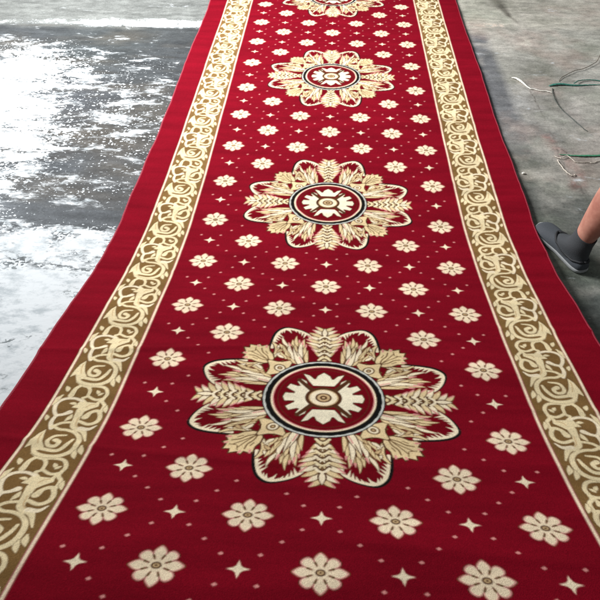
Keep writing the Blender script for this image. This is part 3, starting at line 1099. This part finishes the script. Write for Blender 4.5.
def build_person():
    FL = .300
    heel = np.array([.985, 1.893])
    toe = np.array([.882, 2.172])
    fw = (toe - heel) / np.linalg.norm(toe - heel)
    ang = math.atan2(fw[1], fw[0])
    root = bpy.data.objects.new("person", None)
    scene.collection.objects.link(root)
    root.location = (heel[0], heel[1], FZ)
    root.rotation_euler = (0, 0, ang)
    tag(root, "person standing at the right, bare calf, dark grey sock and slip-on shoe", "person")
    skin, nt, p = new_mat("skin")
    tc = nd(nt, "ShaderNodeTexCoord")
    n = nd(nt, "ShaderNodeTexNoise", Scale=16.0, Detail=6.0, Roughness=.6)
    nt.links.new(tc.outputs["Object"], n.inputs["Vector"])
    cr = nd(nt, "ShaderNodeValToRGB")
    cr.color_ramp.elements[0].position, cr.color_ramp.elements[1].position = .35, .65
    cr.color_ramp.elements[0].color = lin(160, 104, 90) + (1,)
    cr.color_ramp.elements[1].color = lin(194, 142, 124) + (1,)
    nt.links.new(n.outputs["Fac"], cr.inputs["Fac"])
    nt.links.new(cr.outputs["Color"], p.inputs["Base Color"])
    p.inputs["Roughness"].default_value = .5
    p.inputs["Subsurface Weight"].default_value = .08
    p.inputs["Subsurface Radius"].default_value = (.01, .004, .002)
    n2 = nd(nt, "ShaderNodeTexNoise", Scale=220.0, Detail=3.0)
    nt.links.new(tc.outputs["Object"], n2.inputs["Vector"])
    bp = nd(nt, "ShaderNodeBump", Strength=.12, Distance=.001)
    nt.links.new(n2.outputs["Fac"], bp.inputs["Height"])
    nt.links.new(bp.outputs["Normal"], p.inputs["Normal"])
    upper_m = simple_mat("shoe_knit", lin(66, 70, 75), .9, 320, .3, .6)
    sock_m = simple_mat("sock_knit", lin(60, 63, 66), .95, 380, .3, .7)
    trim_m = simple_mat("shoe_trim", lin(24, 25, 28), .7, 300, .2, .4)
    sole_m = simple_mat("rubber_sole", lin(150, 152, 152), .8, 90, .15, .2)
    N = 24

    LX, LY = -.07, -.21                     # the shin leans a little outward
    # leg: ankle to knee and a little above, one continuous surface (x forward, y left)
    rings = []
    for z, cx, rx, ry in ((.070, .068, .036, .033), (.100, .064, .037, .034), (.135, .062, .0395, .0352), (.17, .060, .046, .042), (.22, .054, .056, .052), (.28, .048, .066, .062),
                          (.33, .045, .070, .066), (.38, .047, .067, .063), (.42, .053, .060, .057), (.46, .060, .057, .055), (.50, .064, .060, .058), (.54, .064, .064, .061),
                          (.60, .062, .069, .067), (.68, .060, .076, .074), (.76, .058, .082, .080)):
        cx, cy = cx + LX * max(0, z - .1), LY * max(0, z - .1)
        r = []
        for j in range(N):
            a = 2 * math.pi * j / N
            bulge = 1 + .10 * max(0, -math.cos(a)) * math.exp(-((z - .32) / .08) ** 2) + .06 * max(0, math.cos(a)) * math.exp(-((z - .50) / .03) ** 2)
            r.append((cx + rx * bulge * math.cos(a), cy + ry * bulge * math.sin(a), z))
        rings.append(r)
    leg = loft("leg", rings, skin, root)

    # sock: over the heel and instep, ends in a cuff just above the ankle
    rings = []
    for z, cx, rx, ry in ((.016, .100, .088, .034), (.035, .105, .096, .0375), (.053, .100, .091, .0395), (.070, .087, .075, .0415), (.088, .069, .0545, .0420), (.106, .064, .0475, .0405), (.122, .0625, .0445, .0390),
                          (.135, .062, .0432, .0380), (.1415, .0615, .0440, .0388), (.1450, .0613, .0428, .0376), (.1425, .0613, .0390, .0340)):
        cx, cy = cx + LX * max(0, z - .1), LY * max(0, z - .1)
        r = []
        for j in range(N):
            a = 2 * math.pi * j / N
            lean = .014 * math.cos(a) if z > .11 else 0
            wr = 1 + .012 * math.sin(z * 520 + 2 * math.sin(a))
            r.append((cx + rx * wr * math.cos(a), cy + ry * wr * math.sin(a), z + lean))
        rings.append(r)
    sock = loft("sock", rings, sock_m, root, cap=False)

    # shoe: sole, upper with an open collar, collar trim
    sl = np.linspace(0, 1, 26)
    out = []
    for s in sl:
        l, r = foot_outline(s)
        out.append((s * FL, l, r))
    def sole_ring(z, g):
        pts = [(x + (g if x > FL * .9 else (-g if x < FL * .1 else 0)), l + g, z) for x, l, r in out] + [(x + (g if x > FL * .9 else (-g if x < FL * .1 else 0)), -r - g, z) for x, l, r in out[::-1]]
        return [(x, y, z + .010 * max(0, (x / FL - .80) / .2) ** 2) for x, y, z in pts]
    shoe = bpy.data.objects.new("shoe", None)
    scene.collection.objects.link(shoe)
    shoe.parent = root
    loft("sole", [sole_ring(.0005, -.004), sole_ring(.003, 0), sole_ring(.010, .001), sole_ring(.016, .001), sole_ring(.019, -.0015)], sole_m, shoe, sub=1)
    # upper: sections across the foot, from toe to heel; behind the throat they stop short to leave the opening
    hgt = lambda s: np.interp(s, [0, .05, .15, .3, .42, .55, .68, .8, .9, .96, 1.0], [.050, .053, .056, .056, .060, .061, .055, .049, .043, .035, .022])
    S_ = np.concatenate([np.linspace(0.0, .60, 20), np.linspace(.64, 1.0, 14)])
    bm = bmesh.new()
    # re-space every row: left side part and right side part keep M//2+1 points each up to the rim
    half = 8
    L_rows, R_rows = [], []
    for s in S_:
        l, r = foot_outline(s, -.001)
        h = hgt(s)
        op = np.interp(s, [0, .05, .15, .35, .50, .64], [.03, .42, .70, .72, .56, .0])
        def pt(q):
            a = math.pi * q
            c, si = math.cos(a), math.sin(a)
            w = l if c > 0 else r
            return (s * FL, w * math.copysign(abs(c) ** .75, c), .018 + (h - .018) * si ** .80)
        L_rows.append([bm.verts.new(pt(q)) for q in np.linspace(0, .5 - op / 2, half)])
        R_rows.append([bm.verts.new(pt(q)) for q in np.linspace(1, .5 + op / 2, half)])
    bm.faces.new(L_rows[0] + R_rows[0][::-1])
    for rows in (L_rows, R_rows):
        for a, b in zip(rows[:-1], rows[1:]):
            for j in range(half - 1):
                bm.faces.new((a[j], a[j + 1], b[j + 1], b[j]))
    bmesh.ops.remove_doubles(bm, verts=bm.verts, dist=.0006)
    bmesh.ops.recalc_face_normals(bm, faces=bm.faces)
    me = bpy.data.meshes.new("upper")
    bm.to_mesh(me)
    bm.free()
    me.materials.append(upper_m)
    up = link_mesh("upper", me, shoe)
    md = up.modifiers.new("thick", 'SOLIDIFY')
    md.thickness = .003
    md = up.modifiers.new("smooth", 'SUBSURF')
    md.levels = md.render_levels = 1
    rim = []
    for s in np.linspace(.02, .638, 22):
        l, r = foot_outline(s, 0)
        h = hgt(s)
        op = np.interp(s, [0, .05, .15, .35, .50, .64], [.03, .42, .70, .72, .56, .0])
        q = .5 - op / 2
        rim.append((s * FL, l * math.cos(math.pi * q) ** .75 if math.cos(math.pi * q) > 0 else 0, .0195 + (h - .018) * math.sin(math.pi * q) ** .8))
    rim2 = []
    for s in np.linspace(.638, .02, 22):
        l, r = foot_outline(s, 0)
        h = hgt(s)
        op = np.interp(s, [0, .05, .15, .35, .50, .64], [.03, .42, .70, .72, .56, .0])
        q = .5 - op / 2
        rim2.append((s * FL, -r * max(0, math.cos(math.pi * q)) ** .75, .0195 + (h - .018) * math.sin(math.pi * q) ** .8))
    me = tube_mesh("collar", np.array(rim + rim2 + rim[:1]), .0050, 8)
    me.materials.append(trim_m)
    link_mesh("collar", me, shoe)


build_floor()
build_carpet()
build_debris()
build_person()
